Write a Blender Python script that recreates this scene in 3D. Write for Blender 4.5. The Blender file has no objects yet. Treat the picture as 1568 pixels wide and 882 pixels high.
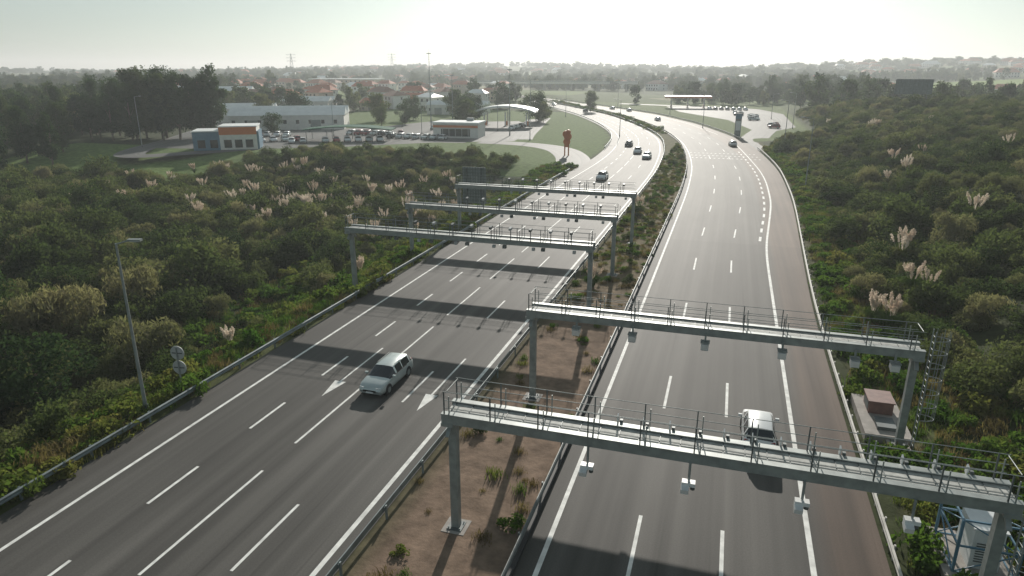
import bpy, math, random
import numpy as np
from mathutils import Vector
from math import sin,cos,pi,radians
random.seed(3); R=np.random.default_rng(7)
scene=bpy.context.scene; COL=scene.collection
# ------------------------------------------------------------------ helpers
def sm(x,a,b):
    t=np.clip((np.asarray(x,float)-a)/(b-a),0,1); return t*t*(3-2*t)
def link(o,parent=None):
    COL.objects.link(o)
    if parent: o.parent=parent
    return o
def nt(m):
    m.use_nodes=True; t=m.node_tree; t.nodes.clear(); return t,t.nodes,t.links
def mat(name,base,rough=.6,metal=0.,var=.15,scale=3.,spec=.5,bump=0.):
    m=bpy.data.materials.new(name); t,N,L=nt(m)
    o=N.new('ShaderNodeOutputMaterial'); b=N.new('ShaderNodeBsdfPrincipled'); L.new(b.outputs[0],o.inputs[0])
    tc=N.new('ShaderNodeTexCoord'); n=N.new('ShaderNodeTexNoise'); n.inputs['Scale'].default_value=scale; n.inputs['Detail'].default_value=5
    L.new(tc.outputs['Object'],n.inputs['Vector'])
    r=N.new('ShaderNodeValToRGB'); e=r.color_ramp.elements
    e[0].position=.3; e[1].position=.7
    e[0].color=[max(0,c*(1-var)) for c in base]+[1]; e[1].color=[min(1,c*(1+var)) for c in base]+[1]
    L.new(n.outputs[0],r.inputs[0]); L.new(r.outputs[0],b.inputs['Base Color'])
    b.inputs['Roughness'].default_value=rough; b.inputs['Metallic'].default_value=metal
    b.inputs['Specular IOR Level'].default_value=spec
    if bump:
        bp=N.new('ShaderNodeBump'); bp.inputs['Strength'].default_value=bump; L.new(n.outputs[0],bp.inputs['Height']); L.new(bp.outputs[0],b.inputs['Normal'])
    return m
def leafmat(name,c1,c2,c3,trans=.4,tint=(1.05,1.18,.72)):
    m=bpy.data.materials.new(name); t,N,L=nt(m)
    o=N.new('ShaderNodeOutputMaterial'); d=N.new('ShaderNodeBsdfDiffuse'); tr=N.new('ShaderNodeBsdfTranslucent'); mx=N.new('ShaderNodeMixShader')
    oi=N.new('ShaderNodeObjectInfo'); g=N.new('ShaderNodeNewGeometry')
    n=N.new('ShaderNodeTexNoise'); n.inputs['Scale'].default_value=.07; n.inputs['Detail'].default_value=3
    L.new(g.outputs['Position'],n.inputs['Vector'])
    n2=N.new('ShaderNodeTexNoise'); n2.inputs['Scale'].default_value=2.5; L.new(g.outputs['Position'],n2.inputs['Vector'])
    a0=N.new('ShaderNodeMath'); a0.operation='MULTIPLY'; a0.inputs[1].default_value=.6; L.new(n.outputs[0],a0.inputs[0])
    a=N.new('ShaderNodeMath'); a.operation='MULTIPLY_ADD'; a.inputs[1].default_value=.35; L.new(oi.outputs['Random'],a.inputs[0]); L.new(a0.outputs[0],a.inputs[2])
    a2=N.new('ShaderNodeMath'); a2.operation='MULTIPLY_ADD'; a2.inputs[1].default_value=.25; L.new(n2.outputs[0],a2.inputs[0]); L.new(a.outputs[0],a2.inputs[2])
    r=N.new('ShaderNodeValToRGB'); e=r.color_ramp.elements
    e[0].position=.38; e[1].position=.82; x=e.new(.6)
    e[0].color=(*c1,1); e[1].color=(*c2,1); e[2].color=(*c3,1)
    L.new(a2.outputs[0],r.inputs[0]); L.new(r.outputs[0],d.inputs[0])
    hs=N.new('ShaderNodeMixRGB'); hs.blend_type='MULTIPLY'; hs.inputs[0].default_value=1; hs.inputs[2].default_value=(*tint,1); L.new(r.outputs[0],hs.inputs[1])
    L.new(hs.outputs[0],tr.inputs[0]); mx.inputs[0].default_value=trans; L.new(d.outputs[0],mx.inputs[1]); L.new(tr.outputs[0],mx.inputs[2]); L.new(mx.outputs[0],o.inputs[0])
    return m
class MB:
    def __init__(s): s.v=[];s.f=[];s.m=[];s.mats=[];s.sm=[]
    def mi(s,m):
        if m not in s.mats: s.mats.append(m)
        return s.mats.index(m)
    def add(s,vs,fs,m,smooth=False):
        b=len(s.v); s.v+= [tuple(v) for v in vs]; i=s.mi(m)
        for f in fs: s.f.append(tuple(b+k for k in f)); s.m.append(i); s.sm.append(smooth)
    def box(s,c,d,m,rz=0,rx=0):
        x,y,z=[k/2 for k in d]; vs=[]
        for a in(-1,1):
            for b in(-1,1):
                for e in(-1,1):
                    p=Vector((a*x,b*y,e*z))
                    if rx: p=Vector((p.x,p.y*cos(rx)-p.z*sin(rx),p.y*sin(rx)+p.z*cos(rx)))
                    if rz: p=Vector((p.x*cos(rz)-p.y*sin(rz),p.x*sin(rz)+p.y*cos(rz),p.z))
                    vs.append(p+Vector(c))
        s.add(vs,[(0,1,3,2),(4,6,7,5),(0,4,5,1),(2,3,7,6),(0,2,6,4),(1,5,7,3)],m)
    def tube(s,p0,p1,r,m,n=8,r1=None,caps=True):
        p0=Vector(p0);p1=Vector(p1); r1=r if r1 is None else r1
        d=(p1-p0).normalized(); u=d.orthogonal().normalized(); w=d.cross(u); vs=[]
        for i in range(n):
            a=2*pi*i/n; k=u*cos(a)+w*sin(a); vs+= [p0+k*r,p1+k*r1]
        fs=[(2*i,2*((i+1)%n),2*((i+1)%n)+1,2*i+1) for i in range(n)]
        s.add(vs,fs,m,True)
        if caps: s.add([vs[2*i] for i in range(n)],[tuple(range(n))[::-1]],m); s.add([vs[2*i+1] for i in range(n)],[tuple(range(n))],m)
    def obj(s,name,loc=(0,0,0),rz=0,parent=None):
        me=bpy.data.meshes.new(name); me.from_pydata(s.v,[],s.f)
        for m in s.mats: me.materials.append(m)
        me.polygons.foreach_set('material_index',s.m); me.polygons.foreach_set('use_smooth',s.sm); me.update()
        o=bpy.data.objects.new(name,me); o.location=loc; o.rotation_euler=(0,0,rz); return link(o,parent)
def inst(name,src,loc,rz=0,sc=1):
    o=bpy.data.objects.new(name,src.data); o.location=loc; o.rotation_euler=(0,0,rz); o.scale=(sc,sc,sc); return link(o)
# ------------------------------------------------------------------ road geometry (metres, road runs along +Y)
YY=np.arange(-60,620,1.0)
def curve(pts,sg=9):
    p=np.array(pts,float); x=np.interp(YY,p[:,0],p[:,1])
    k=np.exp(-.5*(np.arange(-3*sg,3*sg+1)/sg)**2); k/=k.sum()
    xp=np.concatenate([np.full(3*sg,x[0]),x,x[-1]+(x[-1]-x[-2])*np.arange(1,3*sg+1)])
    return np.convolve(xp,k,'valid')
LLa=curve([(-60,-28.8),(120,-28.6),(150,-27.8),(170,-28.2),(186,-29.3),(209,-31.8),(236,-38.1),(269,-48.8),(313,-66),(350,-84),(399,-107.4),(462,-143),(620,-250)])
LRa=curve([(-60,-15.0),(110,-14.5),(140,-14.5),(174,-16.3),(207,-19.9),(232,-25.7),(266,-35.8),(317,-54.5),(359,-75.6),(401,-98),(455,-130),(620,-238)])
RLa=curve([(-60,-5.9),(120,-6.3),(150,-7.2),(176,-9.5),(205,-13.3),(241,-21.3),(278,-33.5),(314,-47),(361,-69),(404,-91),(466,-126),(620,-232)])
RRa=curve([(-60,8.1),(60,8.1),(78,8.8),(114,10.2),(150,10.1),(178,8),(202,5.4),(230,-0.5),(274,-12.5),(324,-32),(365,-55),(414,-84),(479,-121),(620,-215)])
SLa=curve([(-60,4.9),(82,4.95),(98,6.0),(113,6.9),(135,6.9),(150,6.2),(178,3.7),(202,1.3),(230,-4),(274,-16),(324,-35.5),(365,-58.5),(414,-87),(479,-124),(620,-218)],5)
f=lambda A:(lambda y:np.interp(y,YY,A))
LL,LR,RL,RR,SL=map(f,(LLa,LRa,RLa,RRa,SLa))
def terrain(x,y):
    x=np.asarray(x,float);y=np.asarray(y,float)
    l=LL(y)-2.6; r=RR(y)+1.2
    dl=l-x; dr=x-r
    und=.5*np.sin(x*.13+1)*np.sin(y*.11)+.35*np.sin(x*.31+y*.23)
    dip=-(5.2*sm(dl,1.5,13)-1.8*sm(dl,30,70)-und*sm(dl,4,15))*(1-sm(y,112,148))
    hill=sm(dr,1,26)*(4.6+und)+sm(dr,18,60)*4.2
    hill*= (1-sm(y,240,330)*(.75))
    svc=(1-sm(x,22,32))*sm(y,205,225)     # right service area stays level
    hill=hill*(1-svc)
    h=np.where(dl>0,dip,0)+np.where(dr>0,hill,0)
    dist=np.hypot(x,y)
    far=sm(dist,600,1900)*sm(y,300,700)
    h=h+far*(9+7*np.sin(x*.0021+.6)*np.cos(y*.0013+1)+5*np.sin(x*.006+2)*np.sin(y*.004)+18*sm(x,150,1100)+5*sm(y,2200,4500))
    h=h+ sm(x,120,420)*sm(y,380,900)*9
    h=h+18*np.exp(-((x+560)/330)**2-((y-1900)/260)**2)+17*np.exp(-((x-230)/330)**2-((y-1600)/230)**2)+16*np.exp(-((x-1000)/380)**2-((y-1500)/260)**2)+9*np.exp(-((x+60)/200)**2-((y-1250)/160)**2)-8*sm(-x,500,1500)*sm(y,700,1500)
    h=h+ sm(-x,60,160)*sm(y,250,420)*2.5*(1-sm(y,500,700))
    return h
# ------------------------------------------------------------------ materials
steel=mat('galvanised_steel',(.27,.295,.285),.5,.2,.2,2.5)
steel_d=mat('weathered_steel',(.12,.135,.135),.55,.25,.25,2)
deckm=mat('deck_grating',(.42,.42,.39),.7,.0,.25,4)
whitep=mat('white_paint',(.72,.73,.72),.4,0,.06,3)
greyp=mat('grey_housing',(.4,.41,.41),.5,0,.1,3)
roadpaint=mat('road_paint',(.78,.77,.73),.7,0,.22,1.7,.3)
blackm=mat('black_rubber',(.02,.02,.022),.7)
conc=mat('concrete',(.34,.31,.28),.85,0,.25,2)
bark=mat('bark',(.16,.12,.09),.9,0,.3,3)
orange=mat('orange_panel',(.6,.16,.035),.45,0,.06)
bluem=mat('blue_panel',(.09,.19,.27),.45,0,.1)
greenm=mat('green_canopy',(.015,.10,.06),.8,0,.2,3,.15)
roofred=mat('terracotta_roof',(.45,.15,.08),.8,0,.3,1.5)
wallw=mat('rendered_wall',(.75,.73,.68),.8,0,.08,1)
wallt=mat('tan_wall',(.5,.42,.33),.8,0,.12,1)
roofw=mat('metal_roof',(.8,.81,.79),.5,.0,.08,.5)
signb=mat('sign_back',(.16,.19,.185),.5,.2,.2,2)
cabred=mat('cabinet_red',(.22,.12,.10),.6,0,.2)
glass=mat('glass_dark',(.025,.03,.035),.08,0,.1,1,.8)
rail=mat('guardrail_zinc',(.20,.235,.24),.5,.3,.25,1.5)
railw=mat('guardrail_light',(.5,.48,.44),.6,.1,.2,1.5)
shrubm=leafmat('shrub_leaves',(.055,.074,.035),(.108,.132,.055),(.185,.18,.095))
shrubm2=leafmat('shrub_leaves_olive',(.115,.12,.065),(.18,.175,.10),(.29,.245,.16))
shrubm3=leafmat('shrub_leaves_dark',(.036,.055,.027),(.065,.09,.04),(.105,.122,.055))
treem=leafmat('tree_leaves',(.035,.060,.03),(.058,.09,.042),(.09,.115,.052),.35)
grassm=leafmat('grass_blades',(.06,.12,.025),(.10,.155,.035),(.20,.18,.065),.45)
drym=leafmat('dry_grass',(.14,.10,.05),(.2,.15,.075),(.27,.21,.11),.35)
plumem=leafmat('pampas_plume',(.68,.57,.48),(.78,.70,.61),(.85,.79,.72),.45,(1,.95,.88))
def asphalt(name,base,tint):
    m=bpy.data.materials.new(name); t,N,L=nt(m)
    o=N.new('ShaderNodeOutputMaterial'); b=N.new('ShaderNodeBsdfPrincipled'); L.new(b.outputs[0],o.inputs[0])
    uv=N.new('ShaderNodeUVMap'); uv.uv_map='UVMap'
    def noise(sx,sy,det,sc=1):
        mp=N.new('ShaderNodeMapping'); mp.inputs['Scale'].default_value=(sx,sy,1); L.new(uv.outputs[0],mp.inputs[0])
        n=N.new('ShaderNodeTexNoise'); n.inputs['Scale'].default_value=sc; n.inputs['Detail'].default_value=det; L.new(mp.outputs[0],n.inputs['Vector']); return n.outputs[0]
    def ramp(i,a,b_,lo,hi):
        r=N.new('ShaderNodeMapRange'); r.inputs[1].default_value=a; r.inputs[2].default_value=b_; r.inputs[3].default_value=lo; r.inputs[4].default_value=hi; L.new(i,r.inputs[0]); return r.outputs[0]
    def mul(a,b_):
        x=N.new('ShaderNodeMath'); x.operation='MULTIPLY'; L.new(a,x.inputs[0]); L.new(b_,x.inputs[1]); return x.outputs[0]
    v=mul(ramp(noise(1.1,.012,3),.3,.7,.70,1.28),ramp(noise(.16,.05,5),.35,.65,.82,1.18))
    v=mul(v,ramp(noise(14,14,3),.2,.8,.82,1.18))
    sp=N.new('ShaderNodeSeparateXYZ'); L.new(uv.outputs[0],sp.inputs[0])
    k=N.new('ShaderNodeMath'); k.operation='MULTIPLY'; k.inputs[1].default_value=2*pi/1.72; L.new(sp.outputs[0],k.inputs[0])
    sn=N.new('ShaderNodeMath'); sn.operation='SINE'; L.new(k.outputs[0],sn.inputs[0])
    v=mul(v,ramp(sn.outputs[0],-1,1,.92,1.07))
    v=mul(v,ramp(sp.outputs[1],83.8,84.2,1.0,1.15))
    v=mul(v,ramp(noise(2.3,.03,2),.64,.74,1,.75))
    mx=N.new('ShaderNodeMixRGB'); mx.blend_type='MULTIPLY'; mx.inputs[0].default_value=1; L.new(v,mx.inputs[2])
    c2=N.new('ShaderNodeMixRGB'); c2.inputs[1].default_value=(*base,1); c2.inputs[2].default_value=(*tint,1)
    L.new(ramp(sp.outputs[0],18.0,19.0,0,1),c2.inputs[0]); L.new(c2.outputs[0],mx.inputs[1])
    L.new(mx.outputs[0],b.inputs['Base Color']); b.inputs['Roughness'].default_value=.72; b.inputs['Specular IOR Level'].default_value=.2
    bp=N.new('ShaderNodeBump'); bp.inputs['Strength'].default_value=.25; bp.inputs['Distance'].default_value=.01; L.new(noise(30,30,2),bp.inputs['Height']); L.new(bp.outputs[0],b.inputs['Normal'])
    return m
asph=asphalt('asphalt',(.097,.091,.083),(.113,.082,.064))
def groundmat():
    m=bpy.data.materials.new('ground'); t,N,L=nt(m)
    o=N.new('ShaderNodeOutputMaterial'); b=N.new('ShaderNodeBsdfPrincipled'); L.new(b.outputs[0],o.inputs[0])
    at=N.new('ShaderNodeAttribute'); at.attribute_name='Col'
    g=N.new('ShaderNodeNewGeometry')
    n=N.new('ShaderNodeTexNoise'); n.inputs['Scale'].default_value=.9; n.inputs['Detail'].default_value=8; n.inputs['Roughness'].default_value=.65; L.new(g.outputs[0],n.inputs['Vector'])
    mr=N.new('ShaderNodeMapRange'); mr.inputs[1].default_value=.3; mr.inputs[2].default_value=.7; mr.inputs[3].default_value=.6; mr.inputs[4].default_value=1.4; L.new(n.outputs[0],mr.inputs[0])
    mx=N.new('ShaderNodeMixRGB'); mx.blend_type='MULTIPLY'; mx.inputs[0].default_value=1; L.new(at.outputs[0],mx.inputs[1]); L.new(mr.outputs[0],mx.inputs[2])
    vo=N.new('ShaderNodeTexVoronoi'); vo.inputs['Scale'].default_value=.009; L.new(g.outputs[0],vo.inputs['Vector'])
    r=N.new('ShaderNodeValToRGB'); r.color_ramp.interpolation='CONSTANT'; e=r.color_ramp.elements
    e[0].color=(.09,.12,.045,1); e[1].position=.35; e[1].color=(.14,.19,.06,1); k=e.new(.55); k.color=(.07,.09,.04,1); k=e.new(.75); k.color=(.22,.21,.12,1)
    sp=N.new('ShaderNodeSeparateColor'); L.new(vo.outputs['Color'],sp.inputs[0]); L.new(sp.outputs[0],r.inputs[0])
    fm=N.new('ShaderNodeMixRGB'); L.new(at.outputs['Alpha'],fm.inputs[0]); L.new(r.outputs[0],fm.inputs[1]); L.new(mx.outputs[0],fm.inputs[2])
    L.new(fm.outputs[0],b.inputs['Base Color']); b.inputs['Roughness'].default_value=.95; b.inputs['Specular IOR Level'].default_value=.1
    bp=N.new('ShaderNodeBump'); bp.inputs['Strength'].default_value=.6; bp.inputs['Distance'].default_value=.15; L.new(n.outputs[0],bp.inputs['Height']); L.new(bp.outputs[0],b.inputs['Normal'])
    return m
# ------------------------------------------------------------------ terrain sheet
def geo(a,step,end,g=1.18):
    out=[];x=a
    while abs(x)<end: step*=g; x+=step; out.append(x)
    return out
xs=sorted(set([-v for v in geo(180,3,7000)]))+list(np.arange(-180,90.1,1.8))+geo(90.1,2,7000)
ys=sorted([-v for v in geo(60,3,3000)])+list(np.arange(-60,300,2.0))+geo(300,2.2,8000,1.04)
xs=np.array(xs);ys=np.array(ys); X,Y=np.meshgrid(xs,ys); Z=terrain(X,Y)
inroad=((X>LL(Y)-3)&(X<RR(Y)+1.5)&(Y<600)); Z=np.where(inroad,np.minimum(Z,0)-.0,Z)
V=np.stack([X,Y,Z],-1).reshape(-1,3); nx=len(xs);ny=len(ys)
idx=np.arange(nx*ny).reshape(ny,nx); Fq=np.stack([idx[:-1,:-1],idx[:-1,1:],idx[1:,1:],idx[1:,:-1]],-1).reshape(-1,4)
me=bpy.data.meshes.new('ground'); me.from_pydata(V.tolist(),[],Fq.tolist())
med=(X>LR(Y)+.6)&(X<RL(Y)-.5)&(Y<600)
dl=LL(Y)-2.6-X; dr=X-RR(Y)-1.2
C=np.zeros((ny,nx,4)); 
def setc(mask,c,a=1.): 
    k=np.clip(mask,0,1)[...,None]; C[...]=C*(1-k)+np.array([*c,a])*k
setc(np.ones_like(X),(.05,.06,.025),1)
setc(sm(Y,300,420),(.08,.10,.04),0)
setc((np.abs(X)>400)*1.,(.08,.1,.04),0)
setc(((dl>0)&(dl<7)&(Y<150))*1.,(.10,.11,.04))
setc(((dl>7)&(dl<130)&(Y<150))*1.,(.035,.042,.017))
setc(((X<-100)&(X>-175)&(Y>112)&(Y<152))*1.,(.13,.19,.05))
setc(((dr>0)&(dr<5)&(Y<60))*1.,(.09,.105,.04)); setc(((dr>0)&(dr<2.2))*1.,(.14,.12,.06))
setc(((dl>0)&(dl<110)&(Y>135)&(Y<330))*1.,(.11,.16,.05))
setc(((dr>0)&(X<24)&(Y>210)&(Y<440))*1.,(.12,.16,.055))
setc(med*1.,(.21,.15,.11)); setc(med*sm(Y,45,75)*.7,(.13,.11,.05)); setc(med*sm(Y,110,150)*.6,(.10,.11,.04))
setc(((X>90)&(X<700)&(Y>560)&(Y<900))*1.,(.20,.28,.06))
ca=me.color_attributes.new('Col','FLOAT_COLOR','POINT'); ca.data.foreach_set('color',C.reshape(-1))
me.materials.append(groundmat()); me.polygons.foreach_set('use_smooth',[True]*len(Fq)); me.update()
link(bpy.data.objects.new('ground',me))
# ------------------------------------------------------------------ ribbons
def ribbon(name,ylist,fa,fb,z,m,nseg=1,uoff=0,parent=None):
    vs=[];fs=[];uv=[]
    for y in ylist:
        a=float(fa(y));b=float(fb(y))
        for k in range(nseg+1):
            x=a+(b-a)*k/nseg; vs.append((x,y,z)); uv.append((x-a+uoff,y))
    for i in range(len(ylist)-1):
        for k in range(nseg):
            p=i*(nseg+1)+k; fs.append((p,p+1,p+nseg+2,p+nseg+1))
    me=bpy.data.meshes.new(name); me.from_pydata(vs,[],fs); u=me.uv_layers.new(name='UVMap')
    for l in me.loops: u.data[l.index].uv=uv[l.vertex_index]
    me.materials.append(m); o=bpy.data.objects.new(name,me); return link(o,parent)
yl=np.arange(-60,600,3.)
ribbon('left_carriageway_road',yl,lambda y:LL(y)-2.4,lambda y:LR(y)+.75,.03,asph,4)
ribbon('right_carriageway_road',yl,lambda y:RL(y)-.9,lambda y:RR(y)-.1,.03,asph,4,uoff=6.0)
mk=MB()
def strip(fa,y0,y1,w,z=.036,off=0,step=3.):
    n=max(1,int(math.ceil((y1-y0)/step))); yy=[y0+(y1-y0)*i/n for i in range(n+1)]
    vs=[];
    for y in yy: x=float(fa(y))+off; vs+=[(x-w/2,y,z),(x+w/2,y,z)]
    mk.add(vs,[(2*i,2*i+1,2*i+3,2*i+2) for i in range(n)],roadpaint)
strip(LL,-60,590,.2); strip(lambda y:LR(y)-.1,-60,590,.24); strip(RL,-60,590,.22); strip(SL,-60,205,.24); strip(SL,230,590,.2)
lane=lambda k,n,A,B:(lambda y:A(y)+(B(y)-A(y))*k/n)
l1=lane(1,4,LL,LR); l2=lane(2,4,LL,LR); l3=lane(3,4,LL,LR)
y=21.56-7.58*6
while y<580: strip(l1,y,y+3.4,.17); y+=7.58
y=28.2-10.9*6
while y<580: strip(l2,y,y+8.1,.15); y+=10.95
y=34.8-15.9*4
while y<580:
    strip(l3,y,y+4.8,.15); y+=15.9
r1=lane(1,3,RL,SL); r2=lane(2,3,RL,SL)
y=38.9-16*4
while y<580: strip(r1,y,y+4.9,.17); strip(r2,y,y+4.9,.17); y+=16
y=86
while y<185: strip(lambda q:min(float(SL(q))-.8,float(r2(q))+3.4),y,y+2.4,.3); y+=5.0
for yy in (168,173,178):
    a=float(RL(yy))+.5; b=float(RR(yy))-1.5; x=a
    while x<b: mk.box((x,yy,.038),(.45,.7,.003),roadpaint); x+=1.0
def arrow(x,y0,y1):
    z=.037; mk.add([(x-.07,y0+2.3,z),(x+.07,y0+2.3,z),(x+.07,y1,z),(x-.07,y1,z)],[(0,1,2,3)],roadpaint)
    mk.add([(x,y0,z),(x+.42,y0+2.3,z),(x-.42,y0+2.3,z)],[(0,1,2)],roadpaint)
arrow(-23.5,34,42.3); arrow(-16.85,34,42.3)
mk.obj('road_markings')
def poly_road(name,pts,w,z=.024,m=asph):
    p=np.array(pts,float); t=np.arange(len(p)); tt=np.linspace(0,len(p)-1,len(p)*8); 
    q=np.stack([np.interp(tt,t,p[:,i]) for i in (0,1)],-1)
    k=np.ones(9)/9; q2=q.copy()
    for i in (0,1): q2[:,i]=np.convolve(np.pad(q[:,i],4,'edge'),k,'valid')
    q=q2; d=np.gradient(q,axis=0); d/=np.linalg.norm(d,axis=1)[:,None]+1e-9; n=np.stack([-d[:,1],d[:,0]],-1)
    vs=[];uv=[]; s=0
    for i in range(len(q)):
        if i: s+=np.linalg.norm(q[i]-q[i-1])
        for sg in(1,-1): 
            c=q[i]+sg*n[i]*w/2; vs.append((c[0],c[1],z)); uv.append((w/2*(1-sg),s*.5))
    fs=[(2*i,2*i+1,2*i+3,2*i+2) for i in range(len(q)-1)]
    me=bpy.data.meshes.new(name); me.from_pydata(vs,[],fs); u=me.uv_layers.new(name='UVMap')
    for l in me.loops: u.data[l.index].uv=uv[l.vertex_index]
    me.materials.append(m); link(bpy.data.objects.new(name,me))
asph2=asphalt('asphalt_light',(.14,.137,.13),(.14,.137,.13))
poly_road('entry_slip_road',[(-29,118),(-31,140),(-35,160),(-43,178),(-55,186),(-70,187)],8,.0226,asph2)
poly_road('service_road',[(-92,375),(-88,345),(-82,310),(-76,275),(-69,240),(-64,212),(-60,195)],9,.0182,asph2)
poly_road('access_road',[(-70,187),(-88,184),(-113,162),(-128,140),(-136,128),(-146,140),(-156,165),(-175,200),(-200,260)],7,.0138,asph2)
poly_road('exit_slip_road',[(2,176),(4.5,200),(8,235),(13,270),(16,310),(12,350),(-2,385),(-25,405),(-60,420),(-95,440)],8,.0226,asph2)
def pave(name,pts,z):
    me=bpy.data.meshes.new(name); me.from_pydata([(a,b,z) for a,b in pts],[],[tuple(range(len(pts)))]); u=me.uv_layers.new(name='UVMap')
    for l in me.loops:
        v=me.vertices[l.vertex_index].co; u.data[l.index].uv=(v.x*.1,v.y*.1)
    me.materials.append(asph2); link(bpy.data.objects.new(name,me))
pave('forecourt_pavement',[(-60,192),(-64,236),(-84,272),(-112,268),(-122,222),(-150,205),(-160,176),(-146,146),(-122,150),(-100,163),(-80,182)],.0095)
pave('service_area_pavement',[(9,238),(22,270),(22,345),(12,385),(-12,405),(-36,398),(-25,350),(-2,300)],.0095)
# ------------------------------------------------------------------ guard rails
def guardrail(name,fx,y0,y1,m,side,post=4.,h=.0):
    b=MB(); yy=np.arange(y0,y1,2. if y1<200 else 4.)
    prof=[(0,.42),(.055,.47),(.055,.53),(.0,.585),(.055,.64),(.055,.70),(0,.75),(-.03,.75),(-.03,.42)]
    n=len(prof); vs=[(float(fx(y))+side*p[0],y,p[1]+h) for y in yy for p in prof]
    fs=[(i*n+k,i*n+(k+1)%n,(i+1)*n+(k+1)%n,(i+1)*n+k) for i in range(len(yy)-1) for k in range(n)]
    b.add(vs,fs,m)
    for y in np.arange(y0,min(y1,320),post):
        x=float(fx(y)); b.box((x-side*.12,y,.36),(.07,.12,.78),m); b.box((x-side*.065,y,.58),(.08,.16,.2),m)
    b.obj(name)
guardrail('guardrail',lambda y:LL(y)-2.5,-40,138,rail,1)
guardrail('guardrail',lambda y:LL(y)-2.2,178,560,rail,1)
guardrail('guardrail',lambda y:LR(y)+.95,-40,560,rail,-1)
guardrail('guardrail',lambda y:RL(y)-1.05,-40,560,steel_d,1)
guardrail('guardrail',lambda y:RR(y),-40,192,railw,-1,2.)
guardrail('guardrail',lambda y:RR(y),212,560,railw,-1)
b=MB()
yy=np.arange(-40,200,4.)
vs=[];
for y in yy: x=float(RL(y))-.95; vs+=[(x-.22,y,.01),(x-.22,y,.13),(x+.05,y,.13),(x+.05,y,.01)]
b.add(vs,[(4*i+k,4*i+(k+1)%4,4*i+4+(k+1)%4,4*i+4+k) for i in range(len(yy)-1) for k in range(4)],blackm)
b.obj('drain_kerb')
# ------------------------------------------------------------------ toll gantries
def gantry(x0,x1,y,h,kind,base0=0,base1=0):
    b=MB(); L=x1-x0; cx=(x0+x1)/2; W=.62
    for s in(-1,1):
        b.box((cx,y+s*W,h-.05),(L+.5,.2,.42),steel)
        b.box((cx,y+s*(W+.001),h+.19),(L+.5,.3,.05),steel)
    for x in np.arange(x0,x1+.1,1.6): b.box((x,y,h-.02),(.12,2*W-.2,.16),steel_d)
    for k in range(4): b.box((cx,y-.39+k*.26,h+.1),(L+.3,.23,.04),deckm)
    for x in np.arange(x0,x1,.8): b.box((x,y,h+.13),(.035,1.0,.02),steel_d)
    for s in(-1,1):
        yr=y+s*(W+.1)
        for i,x in enumerate(np.arange(x0-.1,x1+.2,2.05)):
            b.box((x,yr,h+.72),(.05,.05,1.05),steel_d)
            b.box((x+.22,yr,h+.62),(.04,.04,.85),steel)
        for z in(.5,.85,1.24): b.tube((x0-.1,yr,h+z),(x1+.1,yr,h+z),.016,steel,6)
    for e,gx,bz in((0,x0,base0),(1,x1,base1)):
        b.tube((gx,y-W,h+1.24),(gx,y+W,h+1.24),.02,steel,6)
        b.box((gx,y,(h-.25+bz)/2),(.36,.36,h-.25-bz),steel)
        b.box((gx,y,h-.32),(.55,1.5,.14),steel)
        for s in(-1,1): b.box((gx,y+s*.42,h-.62),(.18,.12,.8),steel,rx=s*.75)
        b.box((gx,y,bz+.04),(.7,.7,.05),steel_d); b.box((gx,y,bz-.1),(1.1,1.1,.24),conc)
        for a in(-1,1):
            for c in(-1,1): b.tube((gx+a*.27,y+c*.27,bz+.06),(gx+a*.27,y+c*.27,bz+.14),.03,steel,6)
    if kind=='R2':
        for x in(-7.7,-4.4,-.35,3.7,7.3,9.2):
            b.box((x,y-.85,h-.3),(.1,.1,.5),steel); b.box((x,y-.95,h-.72),(.42,.5,.38),whitep,rx=.25); b.box((x,y-1.0,h-.92),(.3,.3,.1),steel_d)
            b.box((x,y-.95,h-.5),(.5,.55,.03),steel)
    if kind=='R1':
        for x in(-4.3,-.35,3.7,7.3):
            b.tube((x,y-.8,h-.2),(x,y-.8,h-.95),.05,steel); b.box((x,y-.85,h-1.05),(.5,.3,.16),whitep); b.box((x-.12,y-1.0,h-1.2),(.3,.42,.22),whitep,rx=.3)
            b.tube((x+.16,y-.85,h-1.3),(x+.16,y-.85,h-1.1),.09,steel_d)
        for x in np.arange(-3.4,10,1.05):
            b.box((x,y+.85,h+.35),(.05,.22,.36),whitep,rx=.3); b.box((x+.15,y+.85,h+.26),(.12,.14,.12),steel_d)
    if kind=='L':
        for i,x in enumerate(np.arange(x0+7,x1-.5,1.75)):
            b.box((x,y-.8,h+.7),(.06,.06,1.2),steel_d)
            b.box((x,y-.85,h+1.2),(.22,.42,.2),greyp if i%2 else steel_d,rx=.2)
            if i%2==0: b.box((x+.3,y-.95,h-.4),(.24,.26,.24),greyp)
        for x in np.arange(x0+5,x1-1,3.4): b.box((x,y-.8,h-.42),(.3,.3,.26),steel_d)
    if kind in('R1','R2'):
        lx=x1+.75
        for s in(-1,1): b.tube((lx-.2,y-.45+s*.25,bz-.4),(lx-.2,y-.45+s*.25,h+1.3),.03,steel)
        for z in np.arange(bz,h+1.2,.35): b.tube((lx-.2,y-.7,z),(lx-.2,y-.2,z),.017,steel,6)
        for z in np.arange(2.3,h+1.31,.75):
            pts=[(lx-.2+.75*sin(a),y-.45-.42*cos(a),z) for a in np.linspace(0,pi,8)]
            for p,q in zip(pts,pts[1:]): b.tube(p,q,.02,steel,6,caps=False)
        for a in np.linspace(.3,pi-.3,6): b.tube((lx-.2+.75*sin(a),y-.45-.42*cos(a),2.3),(lx-.2+.75*sin(a),y-.45-.42*cos(a),h+1.3),.016,steel,6)
    b.obj('toll_gantry')
gantry(-10.4,10.25,24.5,5.9,'R1',0,.2)
gantry(-10.6,10.3,38.0,5.95,'R2',0,.3)
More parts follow.
